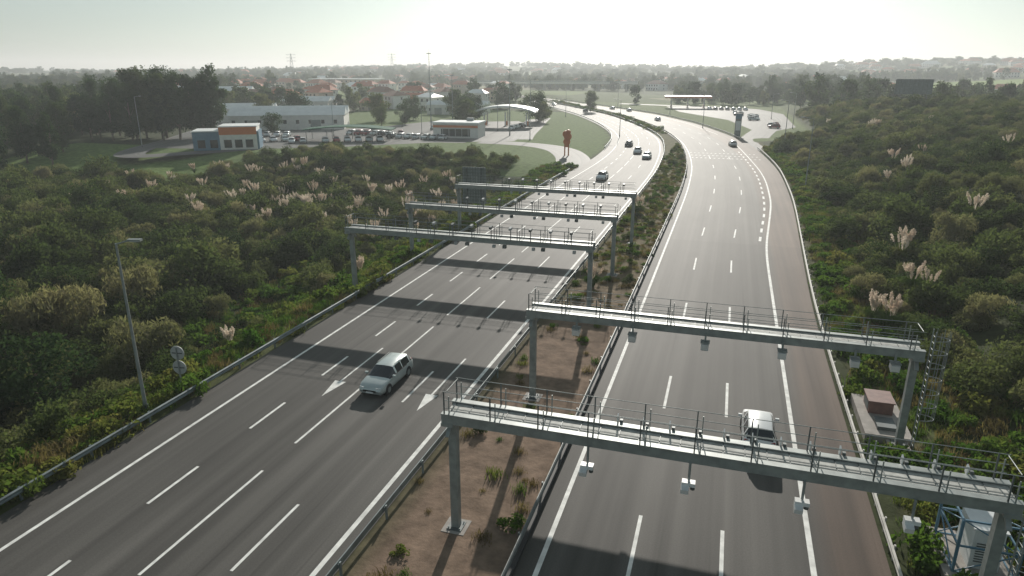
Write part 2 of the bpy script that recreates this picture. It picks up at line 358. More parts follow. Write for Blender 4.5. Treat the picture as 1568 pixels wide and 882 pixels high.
gantry(-32.8,-10.3,54.5,5.95,'L',-1.4,0)
gantry(-32.6,-10.3,66.6,5.95,'L',-1.4,0)
gantry(-32.4,-10.3,80.3,5.95,'L',-1.2,0)
# ------------------------------------------------------------------ sign panel, round signs, lamps, cabinets
b=MB()
for x in(-1.1,1.1): b.box((x,0,3.0),(.16,.2,7.4),steel_d)
b.box((0,.16,5.6),(3.5,.06,2.5),signb); b.box((0,.16,3.0),(3.5,.06,2.5),signb)
for z in np.arange(1.9,6.9,.42): b.box((0,.11,z),(3.5,.05,.06),steel_d)
for x in np.arange(-1.6,1.7,.4): b.box((x,.12,4.3),(.05,.04,5.1),steel)
b.obj('direction_sign',(-34,90,0))
b=MB(); b.tube((0,0,-1.5),(0,0,3.1),.045,steel)
for z in(2.75,1.75):
    b.tube((0,.05,z),(0,.08,z),.47,greyp,28); b.tube((0,.08,z),(0,.1,z),.47,whitep,28); b.box((0,.03,z),(.7,.04,.06),steel_d)
b.obj('round_traffic_sign',(-32.4,31.8,0),rz=.15)
def lamp(h,arm,loc,rz=0):
    b=MB(); b.tube((0,0,-1),(0,0,h),.12,steel,10,.06); b.tube((0,0,h-.05),(arm,0,h+.18),.045,steel,8)
    b.box((arm+.3,0,h+.2),(.75,.28,.12),steel); b.box((arm+.3,0,h+.13),(.5,.2,.05),whitep); b.tube((0,0,-.1),(0,0,.5),.17,steel_d,10)
    return b.obj('street_lamp',loc,rz)
lamp(10.6,.8,(-32.6,29,0),.3)
for (x,y,h,rz) in [(13,128,12,pi),(-56,195,17,0),(-150,147,13,0),(13,190,12,pi),(20,262,12,pi),(-10,255,11,pi),(-33,215,11,pi),(-70,300,11,0),(-95,205,10,0),(-118,190,10,0),(-75,222,9,0),(-28,330,11,pi),(-60,380,11,pi),(15,310,10,0)]:
    lamp(h,1.5,(x,y,float(terrain(x,y))),rz)
def mast(h,loc):
    b=MB(); b.tube((0,0,-1),(0,0,h),.22,steel,10,.07)
    for k in range(6): a=k*pi/3; b.box((.5*cos(a),.5*sin(a),h-.3),(.45,.3,.2),steel_d,rz=a)
    b.tube((0,0,h-.35),(0,0,h-.25),.5,steel,12); b.tube((0,0,h),(0,0,h+1.2),.02,steel)
    b.obj('lighting_mast',loc)
mast(25,(-97,217,0)); mast(18,(-101,246,0)); mast(20,(-66,207,0))
b=MB(); b.box((0,0,0),(2.4,5.2,.5),conc); b.box((0,.9,.62),(1.3,1.6,.75),cabred); b.box((0,.9,1.02),(1.45,1.75,.07),cabred)
b.box((0,-1.3,.36),(1.0,1.3,.2),steel_d); b.box((-.66,.9,.62),(.03,1.2,.55),steel_d)
b.obj('equipment_cabinet',(9.9,41,.25))
b=MB()
for x in(-1.1,1.1):
    for y in(-1.3,1.3): b.box((x,y,1.3),(.1,.1,2.6),bluem)
for z in(.15,1.4,2.6):
    for x in(-1.1,1.1): b.box((x,0,z),(.07,2.5,.07),bluem)
    for y in(-1.3,1.3): b.box((0,y,z),(2.1,.07,.07),bluem)
for y in(-1.3,1.3):
    b.tube((-1.1,y,.15),(1.1,y,1.4),.03,bluem); b.tube((1.1,y,1.4),(-1.1,y,2.6),.03,bluem)
for x in(-1.1,1.1): b.tube((x,-1.3,.15),(x,1.3,1.4),.03,bluem); b.tube((x,1.3,1.4),(x,-1.3,2.6),.03,bluem)
b.box((.1,0,1.05),(1.1,1.7,1.8),whitep); b.box((.1,0,2.0),(1.25,1.85,.08),whitep)
for k in range(8): b.box((.1,-.86,.5+k*.12),(.8,.03,.04),steel_d)
b.box((0,0,.0),(2.9,3.3,.3),conc)
b.obj('caged_generator',(11.3,28.6,.35))
# ------------------------------------------------------------------ cars
def car(kind,paint):
    b=MB()
    if kind=='wagon':
        st=[(-2.36,.70,.42,.80,.84,.58),(-2.28,.84,.27,.90,.98,.68),(-2.12,.88,.23,.93,1.22,.64),(-1.85,.895,.2,.93,1.38,.62),(-1.73,.9,.2,.93,1.40,.62),(-.75,.91,.2,.92,1.44,.63),(-.66,.91,.2,.92,1.44,.63),(.1,.91,.2,.91,1.42,.62),(.28,.91,.2,.91,1.39,.62),(1.15,.90,.2,.91,.96,.72),(1.9,.87,.22,.82,.87,.68),(2.22,.80,.26,.68,.73,.62),(2.36,.66,.36,.56,.6,.5)]
    else:
        st=[(-2.05,.68,.42,.82,.88,.56),(-1.97,.82,.27,.92,1.0,.66),(-1.8,.86,.23,.95,1.32,.62),(-1.55,.87,.2,.96,1.47,.6),(-1.42,.87,.2,.96,1.49,.6),(-.5,.88,.2,.95,1.53,.61),(-.41,.88,.2,.95,1.53,.61),(.35,.88,.2,.94,1.5,.6),(.5,.88,.2,.94,1.47,.6),(1.2,.86,.2,.93,1.0,.7),(1.7,.84,.22,.86,.91,.66),(1.98,.78,.26,.7,.75,.6),(2.08,.64,.36,.58,.62,.5)]
    pil=(3,5,7)
    def sec(s):
        y,hw,zb,zt,zr,rw=s
        half=[(hw*.88,zb),(hw,zb+.14),(hw*1.0,(zb+zt)/2),(hw*.985,zt-.1),(hw*.94,zt),(rw*1.04,zr-.06 if zr-zt>.15 else zr-.01),(rw*.9,zr),(0,zr+.025)]
        return [( x,y,z) for x,z in half]+[(-x,y,z) for x,z in half[:-1][::-1]]
    S=[sec(s) for s in st]; n=15
    vs=[p for q in S for p in q]; body=[];gl=[]
    for i in range(len(S)-1):
        for k in range(n):
            fce=(i*n+k,i*n+(k+1)%n,(i+1)*n+(k+1)%n,(i+1)*n+k)
            g=False
            if k in(4,9) and 2<=i<=8 and i not in pil: g=True
            if k in(6,7,5,8) and i in(8,1,2): g=True
            (gl if g else body).append(fce)
    body.append(tuple(range(n))[::-1]); body.append(tuple((len(S)-1)*n+k for k in range(n)))
    b.add(vs,body,paint,True); b.add(vs,gl,glass,True)
    Lh=st[-1][0]; wy=Lh*.6
    for sx in(-1,1):
        for y in(-wy,wy*1.0):
            b.tube((sx*.70,y,.33),(sx*.915,y,.33),.38,blackm,20); b.tube((sx*.72,y,.32),(sx*.925,y,.32),.31,blackm,20); b.tube((sx*.90,y,.32),(sx*.935,y,.32),.2,steel,12)
        b.box((sx*1.0,Lh*.34,1.0),(.2,.12,.14),paint); b.box((sx*.91,-.1,.95),(.02,2.2,.03),blackm)
        b.box((sx*.56,Lh-.16,.66),(.3,.16,.13),whitep,rz=-sx*.35); b.box((sx*.68,st[0][0]+.1,.86),(.2,.1,.2),redl,rz=sx*.2)
        if kind=='wagon': b.tube((sx*.6,-1.7,1.46),(sx*.6,.0,1.46),.02,steel)
    b.box((0,Lh-.03,.5),(.9,.06,.14),blackm); b.box((0,st[0][0]-.01,.66),(.5,.02,.11),whitep); b.box((0,st[0][0]+.02,.45),(1.3,.06,.12),blackm); b.box((0,Lh+.01,.42),(.5,.02,.11),whitep)
    return b
redl=mat('tail_light',(.35,.02,.02),.3)
psil=mat('silver_paint',(.50,.55,.54),.3,.3,.03); pwht=mat('white_car_paint',(.78,.79,.79),.3,0,.02); pdark=mat('dark_car_paint',(.04,.045,.05),.3,.3,.05); pred=mat('red_car_paint',(.3,.03,.03),.3,0,.05)
wag=car('wagon',psil).obj('estate_car',(-20.4,37.0,.036),pi)
hat=car('hatch',pwht).obj('hatchback_car',(2.95,36.8,.036),0)
dk=car('hatch',pdark).obj('hatchback_car',(-26.2,188,.036),pi)
inst('hatchback_car',hat,(-22.6,128.4,.036),pi); inst('hatchback_car',hat,(-21.8,172.5,.036),pi+.03); inst('estate_car',wag,(-18.4,163,.036),pi); inst('hatchback_car',hat,(0.5,197,.036),.15)
inst('hatchback_car',dk,(-68,333,.036),pi+.45); inst('hatchback_car',hat,(-49,346,.036),.4); inst('estate_car',wag,(-60,362,.036),.45); inst('hatchback_car',hat,(-74,272,.036),.2)
inst('estate_car',wag,(-98,390,.036),pi+.5); inst('hatchback_car',hat,(-29,287,.036),.35)
rd=car('hatch',pred).obj('hatchback_car',(-100,200,.036),.5)
srcs=[wag,hat,dk,hat,wag,hat,rd]
for (x0,y0,dx,dy,n,rz) in [(-136,162,2.6,2.0,7,.8),(-118,168,2.6,1.6,9,.6),(-121,196,2.8,0,8,0),(-98,190,2.8,0,8,0),(-98,222,2.9,0,6,0),(-84,208,2.9,0,3,0),(-145,180,2.7,1,7,.4),(8,300,0,2.9,8,1.5),(-12,372,2.9,0,7,.2),(-72,228,0,6,3,0),(14,262,0,3,5,1.5),(2,330,0,3,6,1.5)]:
    for i in range(n):
        if random.random()<.2: continue
        s=random.choice(srcs); inst(s.name.split('.')[0],s,(x0+dx*i,y0+dy*i,.036),rz+random.choice([0,pi]))
# ------------------------------------------------------------------ buildings
def windows(b,w,d,h,y,rows=1,step=3.,m=glass):
    for r in range(rows):
        for x in np.arange(-w/2+1.5,w/2-1,step): 
            for s in(-1,1): b.box((x,s*(d/2+.0),h*(r+.55)/rows),(1.1,.08,1.25),m)
def house(w,d,h,roof,wall,loc,rz,rows=2):
    b=MB(); b.box((0,0,h/2-1),(w,d,h+2),wall); rh=w*.2
    e=.5; vs=[(-w/2-e,-d/2-e,h+.02),(w/2+e,-d/2-e,h+.02),(w/2+e,d/2+e,h+.02),(-w/2-e,d/2+e,h+.02),(-w/2+d*.3,0,h+rh),(w/2-d*.3,0,h+rh)]
    b.add(vs,[(0,1,5,4),(2,3,4,5),(1,2,5),(3,0,4),(3,2,1,0)],roof); windows(b,w,d,h,0,rows)
    b.box((w*.1,-d/2-.02,1.05),(1.0,.08,2.1),bark); b.box((w*.2,.5,h+rh*.9),(.7,.7,1.4),wall)
    for s in(-1,1):
        for z in range(rows): b.box((s*(w/2),0,h*(z+.55)/rows),(.08,1.1,1.25),glass)
    return b.obj('house',loc,rz)
def fuel(w,d,h,loc,rz,col,cv=False):
    b=MB()
    for x in(-w*.35,0,w*.35):
        for y in(-d*.25,d*.25): b.box((x,y,h/2),(.4,.4,h),whitep)
        b.box((x,0,.1),(1.2,d*.6,.2),conc); b.box((x,0,.95),(.7,1.1,1.6),col)
    if cv:
        n=10; vs=[]
        for i in range(n+1):
            t=i/n; z=h+1.8*sin(pi*t)**.8; X_=-w/2+w*t; vs+=[(X_,-d/2,z),(X_,d/2,z),(X_,-d/2,z+.6),(X_,d/2,z+.6)]
        fs=[]
        for i in range(n):
            a=4*i; fs+=[(a,a+4,a+5,a+1),(a+2,a+3,a+7,a+6),(a,a+2,a+6,a+4),(a+1,a+5,a+7,a+3)]
        b.add(vs,fs,whitep)
    else:
        b.box((0,0,h+.45),(w,d,1.0),whitep); b.box((0,0,h+.4),(w+.1,d+.1,.8),col)
    return b.obj('fuel_station_canopy',loc,rz)
fuel(22,12,5,(-79,244,0),.15,orange,True)
fuel(24,12,5.2,(-24,388,0),.1,orange)
b=MB(); b.box((0,0,2.1),(14,9,4.2),wallw); b.box((0,0,4.4),(14.6,9.6,.5),roofw); b.box((0,-4.52,1.6),(9,.06,2.2),glass); b.box((0,-4.56,3.4),(14,.06,.7),orange)
for x in range(-4,5,2): b.box((x,-4.57,1.6),(.12,.06,2.2),whitep)
b.box((3,2,5.1),(2,1.5,.9),steel); b.obj('service_station_shop',(-80,200,0),.1)
b=MB(); b.box((0,0,2.3),(16,9,4.6),bluem); b.box((3,-.2,2.9),(9,9.2,5.6),wallw); b.box((3,-4.84,4.8),(9.1,.1,1.9),orange); b.box((3,.2,5.85),(9.4,9.6,.3),roofw); b.box((-4,0,4.75),(8.3,9.3,.25),roofw)
for x in(-6,-3,0.4,3,5.6): b.box((x,-4.9 if x>-1 else -4.53,1.6),(1.8,.1,2.0),glass)
b.obj('drive_in_restaurant',(-126,152,0),.55)
def shed(w,d,h,loc,rz,bays=2):
    b=MB(); b.box((0,0,h/2),(w,d,h),wallw); bw=d/bays
    for k in range(bays):
        y0=-d/2+bw*k; e=.0 if k else .2
        b.add([(-w/2-.4,y0-e,h+.02),(w/2+.4,y0-e,h+.02),(w/2+.4,y0+bw,h+.02),(-w/2-.4,y0+bw,h+.02),(-w/2-.4,y0+bw/2,h+bw*.22),(w/2+.4,y0+bw/2,h+bw*.22)],[(0,1,5,4),(2,3,4,5),(1,2,5),(3,0,4)],roofw)
    windows(b,w,d,h,0,1,4.2)
    for x in(-w*.3,w*.25): b.box((x,-d/2-.05,1.6),(3.4,.06,3.2),steel)
    b.obj('warehouse',loc,rz)
shed(38,22,4.8,(-150,215,0),.45); shed(30,16,5,(-190,235,0),.5); shed(34,18,5,(-205,300,0),.3); shed(26,14,4.5,(-120,300,0),.1); shed(40,22,6,(-280,330,2),.4)
b=MB()
for x in range(-12,13,6):
    for y in(-3,3): b.tube((x,y,0),(x,y,3),.1,steel)
n=10;vs=[]
for i in range(n+1):
    t=i/n; vs+=[(-13+26*t,-4,3+.9*sin(pi*t)),(-13+26*t,4,3+.9*sin(pi*t)),(-13+26*t,-4,3.25+.9*sin(pi*t)),(-13+26*t,4,3.25+.9*sin(pi*t))]
fs=[]
for i in range(n): a=4*i; fs+=[(a,a+4,a+5,a+1),(a+2,a+3,a+7,a+6),(a,a+2,a+6,a+4),(a+1,a+5,a+7,a+3)]
b.add(vs,fs,greenm); b.obj('parking_shelter',(-107,181,0),.3)
b=MB(); b.box((-.45,0,1.6),(.3,.5,3.2),orange); b.box((.45,0,1.6),(.3,.5,3.2),orange)
for (x,z,r) in((0,3.3,.85),(.2,4.5,.95),(-.3,5.1,.75),(.3,5.5,.6)):
    b.tube((x,-.3,z),(x,.3,z),r,orange,20)
b.box((0,0,2.6),(1.2,.5,1.2),orange); b.obj('fuel_price_totem',(-37.6,163,0),.2)
b=MB(); b.box((0,0,3.6),(1.8,.5,7.0),signb); b.box((0,0,6.2),(1.84,.54,1.4),bluem); b.box((0,-.28,3.4),(1.4,.03,2.8),whitep); b.box((0,0,.1),(2.2,.9,.3),conc); b.obj('service_area_totem',(1.6,224,0),.1)
b=MB()
for x in(-4,0,4): b.box((x,.3,3),(.3,.3,8),steel_d)
b.box((0,0,5.6),(10.5,.2,4.6),signb)
for x in np.arange(-5,5.1,1.25): b.box((x,-.14,5.6),(.08,.08,4.5),steel_d)
b.obj('billboard',(54,255,float(terrain(54,255))+.5),-.2)
b=MB(); b.box((0,0,7),(170,9,1.8),wallw); b.box((0,-4.6,8),(170,.2,.9),steel); b.box((0,4.6,8),(170,.2,.9),steel)
for x in range(-75,80,25): b.box((x,0,3.2),(1.5,6,6.4),conc)
b.obj('overpass_bridge',(-170,640,float(terrain(-170,640))),.12)
def pylon(loc,h):
    b=MB(); w=3.5
    def c(z): 
        t=z/h; return w*(1-t)+.35
    zs=np.linspace(0,h,9)
    for sx in(-1,1):
        for sy in(-1,1): b.tube((sx*c(0),sy*c(0),0),(sx*c(h),sy*c(h),h),.16,steel_d,5)
    for a,q in zip(zs,zs[1:]):
        for sy in(-1,1): b.tube((-c(a),sy*c(a),a),(c(q),sy*c(q),q),.09,steel_d,4); b.tube((c(a),sy*c(a),a),(-c(q),sy*c(q),q),.09,steel_d,4)
    for z in(h*.72,h*.84,h*.96): b.tube((-7,0,z),(7,0,z),.2,steel_d,4); b.tube((-7,0,z),(0,0,z+1.6),.1,steel_d,4); b.tube((7,0,z),(0,0,z+1.6),.1,steel_d,4)
    b.obj('electricity_pylon',loc,.4)
pylon((-620,900,float(terrain(-620,900))),36); pylon((-560,1100,float(terrain(-560,1100))),36)
rhm=[roofred,roofred,roofred,roofw,mat('brown_roof',(.26,.14,.1),.8,0,.3)]
wl=[wallw,wallw,wallt,whitep]
HP=[]
def addhouses(n,x0,x1,y0,y1,big=1.):
    for i in range(n):
        x=random.uniform(x0,x1);y=random.uniform(y0,y1)
        if any(math.hypot(x-a,y-c_)<14 for a,c_ in HP) or (x>float(LL(y))-25 and y<600 and x<60): continue
        HP.append((x,y)); w=random.uniform(9,16)*big
        house(w,random.uniform(8,11)*big,random.choice([3.4,6,6.2]),random.choice(rhm),random.choice(wl),(x,y,float(terrain(x,y))),random.uniform(-.6,.6),2)
addhouses(34,-260,-130,300,430); addhouses(50,-460,-190,380,640,1.1); addhouses(30,-700,-300,600,1000,1.4); addhouses(22,60,420,520,640,1.1); addhouses(60,150,900,950,1500,1.7); addhouses(26,-200,150,680,1100,1.3); addhouses(44,-1300,-300,1000,1700,1.9)
b=MB(); b.box((0,0,5),(60,25,12),wallt); b.box((0,0,11.3),(61,26,.8),roofw); windows(b,60,25,11,0,3,4); b.obj('factory_building',(-330,560,0),.2)
b=MB(); b.box((0,0,5),(45,25,12),wallw); b.box((0,0,11.3),(46,26,.8),roofw); windows(b,45,25,11,0,3,4); b.obj('factory_building',(-470,480,0),.2)
# ------------------------------------------------------------------ foliage
def leaf_arrays(cen,size,aspect=.55,up=.3,rng=R):
    n=len(cen); a=rng.normal(size=(n,3)); a[:,2]+=up; a/=np.linalg.norm(a,axis=1)[:,None]
    t=rng.normal(size=(n,3)); b_=np.cross(a,t); b_/=np.linalg.norm(b_,axis=1)[:,None]+1e-9
    s=size*rng.uniform(.6,1.4,(n,1)); 
    A=a*s; B=b_*s*aspect*.5
    return np.stack([cen-A*.5,cen+B,cen+A*.5,cen-B],1)
def qmesh(name,qs,mats,midx=None,extra=None):
    V=qs.reshape(-1,3); n=len(qs); me=bpy.data.meshes.new(name)
    vs=V.tolist(); fs=np.arange(4*n).reshape(n,4).tolist(); mi=[0]*n if midx is None else list(midx)
    if extra: 
        o=len(vs); vs+= [tuple(v) for v in extra.v]; fs+=[[k+o for k in f_] for f_ in extra.f]; mi+=[len(mats)-1]*len(extra.f)
    me.from_pydata(vs,[],fs)
    for m in mats: me.materials.append(m)
    me.polygons.foreach_set('material_index',mi); me.update(); return me
def shrub(name,n,size,m,seed,flat=.75,nl=9,asp=.5,up=.6):
    r=np.random.default_rng(seed); cs=[];
    lob=[(r.uniform(-.55,.55),r.uniform(-.55,.55),r.uniform(.15,.95)*flat,r.uniform(.22,.46)) for _ in range(nl)]
    for (x,y,z,rad) in lob:
        k=n//nl; d=r.normal(size=(k,3)); d[:,2]=np.abs(d[:,2])*1.0-.25; d/=np.linalg.norm(d,axis=1)[:,None]
        rr=rad*r.uniform(.6,1.2,(k,1)); cs.append(np.array([x,y,z])+d*rr*np.array([1,1,1.05]))
    return qmesh(name,leaf_arrays(np.concatenate(cs),size,asp,up,r),[m])
def mkcoll(name,meshes):
    c=bpy.data.collections.new(name)
    for i,me in enumerate(meshes):
        o=bpy.data.objects.new(f'{name}_{i}',me); c.objects.link(o)
    return c
def scatter(name,P,rot,scl,idx,coll):
    me=bpy.data.meshes.new(name); me.from_pydata(P.tolist(),[],[])
    a=me.attributes.new('rot','FLOAT_VECTOR','POINT'); a.data.foreach_set('vector',rot.astype(np.float32).reshape(-1))
    a=me.attributes.new('scl','FLOAT_VECTOR','POINT'); a.data.foreach_set('vector',scl.astype(np.float32).reshape(-1))
    a=me.attributes.new('idx','INT','POINT'); a.data.foreach_set('value',idx.astype(np.int32))
    o=link(bpy.data.objects.new(name,me))
    g=bpy.data.node_groups.new(name,'GeometryNodeTree'); g.interface.new_socket('Geometry',in_out='INPUT',socket_type='NodeSocketGeometry'); g.interface.new_socket('Geometry',in_out='OUTPUT',socket_type='NodeSocketGeometry')
    N=g.nodes;L=g.links; gi=N.new('NodeGroupInput'); go=N.new('NodeGroupOutput'); ip=N.new('GeometryNodeInstanceOnPoints'); ci=N.new('GeometryNodeCollectionInfo')
    ci.inputs['Collection'].default_value=coll; ci.inputs['Separate Children'].default_value=True; ci.inputs['Reset Children'].default_value=True
    ip.inputs['Pick Instance'].default_value=True
    def na(nm,ty): 
        k=N.new('GeometryNodeInputNamedAttribute'); k.data_type=ty; k.inputs['Name'].default_value=nm; return [s for s in k.outputs if s.enabled and s.name=='Attribute'][0]
    L.new(gi.outputs[0],ip.inputs['Points']); L.new(ci.outputs[0],ip.inputs['Instance']); L.new(na('rot','FLOAT_VECTOR'),ip.inputs['Rotation']); L.new(na('scl','FLOAT_VECTOR'),ip.inputs['Scale']); L.new(na('idx','INT'),ip.inputs['Instance Index']); L.new(ip.outputs[0],go.inputs[0])
    md=o.modifiers.new('scatter','NODES'); md.node_group=g; return o
def jgrid(x0,x1,y0,y1,st):
    a,b_=np.meshgrid(np.arange(x0,x1,st),np.arange(y0,y1,st)); a=a.ravel()+R.uniform(-.5,.5,a.size)*st; b_=b_.ravel()+R.uniform(-.5,.5,b_.size)*st; return a,b_
def place(name,x,y,s,coll,nv,dz=0,tilt=.12,zs=None,idx=None):
    n=len(x); P=np.stack([x,y,terrain(x,y)+dz],-1); rot=np.stack([R.normal(0,tilt,n),R.normal(0,tilt,n),R.uniform(0,6.28,n)],-1)
    z=s*R.uniform(.8,1.25,n) if zs is None else zs
    return scatter(name,P,rot,np.stack([s,s,z],-1),R.integers(0,nv,n) if idx is None else idx,coll)
cs=mkcoll('shrub_src',[shrub('shrub_a',2300,.10,shrubm,1),shrub('shrub_b',2300,.11,shrubm,2,1.0),shrub('shrub_c',2000,.10,shrubm3,3,.9),shrub('shrub_d',2300,.13,shrubm2,4,.8,7,.22,1.6),shrub('shrub_e',2000,.09,shrubm,5,.6,12)])
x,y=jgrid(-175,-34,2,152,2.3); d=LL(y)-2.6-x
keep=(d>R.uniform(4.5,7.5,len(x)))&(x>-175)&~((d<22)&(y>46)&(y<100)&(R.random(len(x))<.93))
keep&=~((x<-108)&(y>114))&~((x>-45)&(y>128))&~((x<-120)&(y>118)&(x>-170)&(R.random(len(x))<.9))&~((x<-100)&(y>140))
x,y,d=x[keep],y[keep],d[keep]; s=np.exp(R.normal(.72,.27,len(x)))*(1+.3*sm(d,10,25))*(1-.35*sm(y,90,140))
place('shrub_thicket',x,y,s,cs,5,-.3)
x,y=jgrid(10,120,5,330,2.6); d=x-RR(y)-1.2
keep=(d>R.uniform(2.6,5.5,len(x)))&~((d<9)&(y<46)&(R.random(len(x))<.75))&~((x<26)&(y>205))&~((x>9)&(x<13)&(y>25)&(y<43))
x,y,d=x[keep],y[keep],d[keep]; s=np.exp(R.normal(.68,.25,len(x))); place('shrub_thicket',x,y,s,cs,5,-.3)
def tuft(name,n,h,m,seed):
    r=np.random.default_rng(seed); qs=[]
    for i in range(n):
        a=r.uniform(0,6.28); b0=np.array([r.normal(0,.28),r.normal(0,.28),0]); L_=h*r.uniform(.5,1.2); o=np.array([cos(a),sin(a),0])*L_*r.uniform(.15,.7); w=np.array([-sin(a),cos(a),0])*.02
        p1=b0+o*.35+np.array([0,0,L_*.6]); p2=b0+o+np.array([0,0,L_*.85]); qs+= [[b0-w,b0+w,p1+w*.9,p1-w*.9],[p1-w*.9,p1+w*.9,p2+w*.2,p2-w*.2]]
    return qmesh(name,np.array(qs),[m])
ct=mkcoll('tuft_src',[tuft('tuft_a',90,.5,grassm,1),tuft('tuft_b',90,.45,drym,2),tuft('tuft_c',100,.4,grassm,3),shrub('weed_a',400,.22,grassm,8,.5)])
x,y=jgrid(-52,-31,5,145,.8); d=LL(y)-2.6-x
keep=(d>.2)&((d<8)|((y>48)&(y<100)&(d<22)))&(R.random(len(x))<.8); x,y=x[keep],y[keep]; place('grass_verge',x,y,R.uniform(.6,1.5,len(x)),ct,4)
x,y=jgrid(9,22,5,230,.8); d=x-RR(y)-.6; keep=(d>.3)&(d<9)&~((x<11.4)&(y>38.2)&(y<43.8)&(x>8.4))&~((x<13)&(y>26.7)&(y<30.5)&(x>9.6))&~((y>195)); x,y=x[keep],y[keep]; place('grass_verge',x,y,R.uniform(.5,1.4,len(x)),ct,4)
x,y=jgrid(-14,-6,4,260,.8); keep=(x>LR(y)+1.2)&(x<RL(y)-1.3)
den=.05+.6*sm(y,48,85)+.22*(np.sin(y*.35+x)>.6); keep&=(R.random(len(x))<den)&~((np.abs(x+10.4)<.9)&((np.abs(y-24.5)<1)|(np.abs(y-38)<1)))
x,y=x[keep],y[keep]; place('median_grass',x,y,R.uniform(.3,.9,len(x)),ct,4,idx=R.choice([0,1,1,1,2,3],len(x)))
x,y=jgrid(-200,-6,230,420,2.0); keep=(x>LR(y)+1.2)&(x<RL(y)-1.3); x,y=x[keep],y[keep]; place('median_grass',x,y,R.uniform(1,2,len(x)),ct,4)
x,y=jgrid(-13,-7.5,20,260,2.2); keep=(x>LR(y)+1.8)&(x<RL(y)-1.9)&(R.random(len(x))<.05+.5*sm(y,55,100)); x,y=x[keep],y[keep]; place('median_shrubs',x,y,R.uniform(.35,.95,len(x)),cs,5,-.1)
# ------------------------------------------------------------------ trees
def tree(name,h,cr,seed,m,nclump=26,leaves=170,ls=.42,tall=False,low=.3):
    r=np.random.default_rng(seed); b=MB(); tr=h*.02
    top=Vector((r.normal(0,.4),r.normal(0,.4),h*.86)); b.tube((0,0,-1),top*.5,tr,bark,8,tr*.65); b.tube(top*.5,top,tr*.65,bark,8,tr*.2)
    cs=[]
    for i in range(nclump):
        t=r.uniform(low,1.0); a=r.uniform(0,6.28)
        w=cr*(sin(pi*min(1,max(.12,(t-low*.6)/(1.05-low*.6))))**.55)*r.uniform(.25,1); c=np.array([w*cos(a),w*sin(a),h*t]); 
        if i%3==0: b.tube(tuple(np.array(top)*max(.2,t-.2)),tuple(c),tr*.3,bark,5,tr*.08)
        rad=cr*r.uniform(.28,.5); d=r.normal(size=(leaves,3)); d/=np.linalg.norm(d,axis=1)[:,None]; cs.append(c+d*rad*r.uniform(.4,1.1,(leaves,1))*np.array([1,1,1.2 if tall else .85]))
    return qmesh(name,leaf_arrays(np.concatenate(cs),ls,.6,.2,r),[m,bark],None,b)
et=[tree('eucalyptus_tree',18,3.9,11,treem,42,170,.6,True,.2),tree('eucalyptus_tree',18,4.4,12,treem,42,170,.6,True,.16),tree('eucalyptus_tree',18,3.3,13,treem,36,170,.6,True,.22)]
rt=[tree('broadleaf_tree',9,3.9,21,treem,30,150,.45,low=.2),tree('broadleaf_tree',9,3.5,22,shrubm,30,150,.45,low=.2),tree('broadleaf_tree',9,4.3,23,treem,30,150,.45,low=.2)]
def puttree(me,x,y,s,name=None):
    o=bpy.data.objects.new(name or me.name.split('.')[0],me); o.location=(x,y,float(terrain(x,y))); o.rotation_euler=(0,0,random.uniform(0,6.28)); o.scale=(s*random.uniform(.9,1.15),s*random.uniform(.9,1.15),s); link(o)
for i in range(12): puttree(random.choice(et),-170+i*1.9+random.uniform(-1.5,1.5),158+i*1.3+random.uniform(-4,7),random.uniform(.72,1.12))
for i in range(22): puttree(random.choice(et),random.uniform(-205,-163),random.uniform(128,175),random.uniform(.6,.92))
for i in range(16): puttree(random.choice(rt+et),random.uniform(-200,-150),random.uniform(104,127),random.uniform(.65,.85))
for (x,y,s) in [(-90,232,1),(-94,240,1.1),(-75,270,1.2),(-100,268,1),(-112,275,1.2),(-125,262,1),(-135,250,1.1),(-70,262,.8),(-120,225,.7),(-140,190,.7),(-118,240,.8),(-165,240,1.2),(-175,232,1.1),(-66,335,1.)]: puttree(random.choice(rt),x,y,s)
for (x,y,s) in [(-47,33,.75),(-52,22,.8),(-60,30,.9),(-46,14,.7),(-44,24,.6),(-66,42,.8)]: puttree(random.choice(rt),x,y,s)
ctre=mkcoll('tree_src',[tree('t1',9,4.2,31,treem,18,70,.85,low=.15),tree('t2',9,3.8,32,treem,18,70,.85,low=.15),tree('t3',9,4.8,33,shrubm,18,70,.85,low=.15),tree('t4',12,3.6,34,treem,18,80,.85,True,.15)])
x,y=jgrid(-900,900,290,1100,11); cl=np.sin(x*.021+1)*np.sin(y*.017)+.6*np.sin(x*.047+y*.031)
vill=(x>-460)&(x<-130)&(y<640)
keep=(((cl>-.1)&~vill)|(R.random(len(x))<.26))&~((x>LL(y)-14)&(x<RR(y)+10)&(y<600))&~((x>-110)&(x<LL(y))&(y<330))&~((x>-50)&(x<28)&(y<420))&~((x>90)&(x<700)&(y>460)&(y<900))&~((x>-330)&(x<-40)&(y>430)&(y<640))
for (a,c_) in HP: keep&=~((np.hypot(x-a,y-c_)<11)|((np.abs(x-a*(y/c_))<9)&(y<c_)&(y>c_-45)))
x,y=x[keep],y[keep]; place('distant_trees',x,y,R.uniform(.5,1.15,len(x)),ctre,4,0,.03)
x,y=jgrid(-3200,3200,1100,3600,34); cl=np.sin(x*.011+1)*np.sin(y*.007)+.6*np.sin(x*.027+y*.011); keep=(cl>-.3)|(R.random(len(x))<.3)
for (a,c_) in HP: keep&=~((np.abs(x-a*(y/c_))<14)&(y<c_+10)&(y>c_-120))
x,y=x[keep],y[keep]; place('distant_trees',x,y,R.uniform(1.3,2.8,len(x)),ctre,4,0,.03,R.uniform(.7,1.3,len(x)))
x,y=jgrid(-330,-200,110,290,8); place('distant_trees',x,y,R.uniform(.8,1.2,len(x)),ctre,4,0,.03)
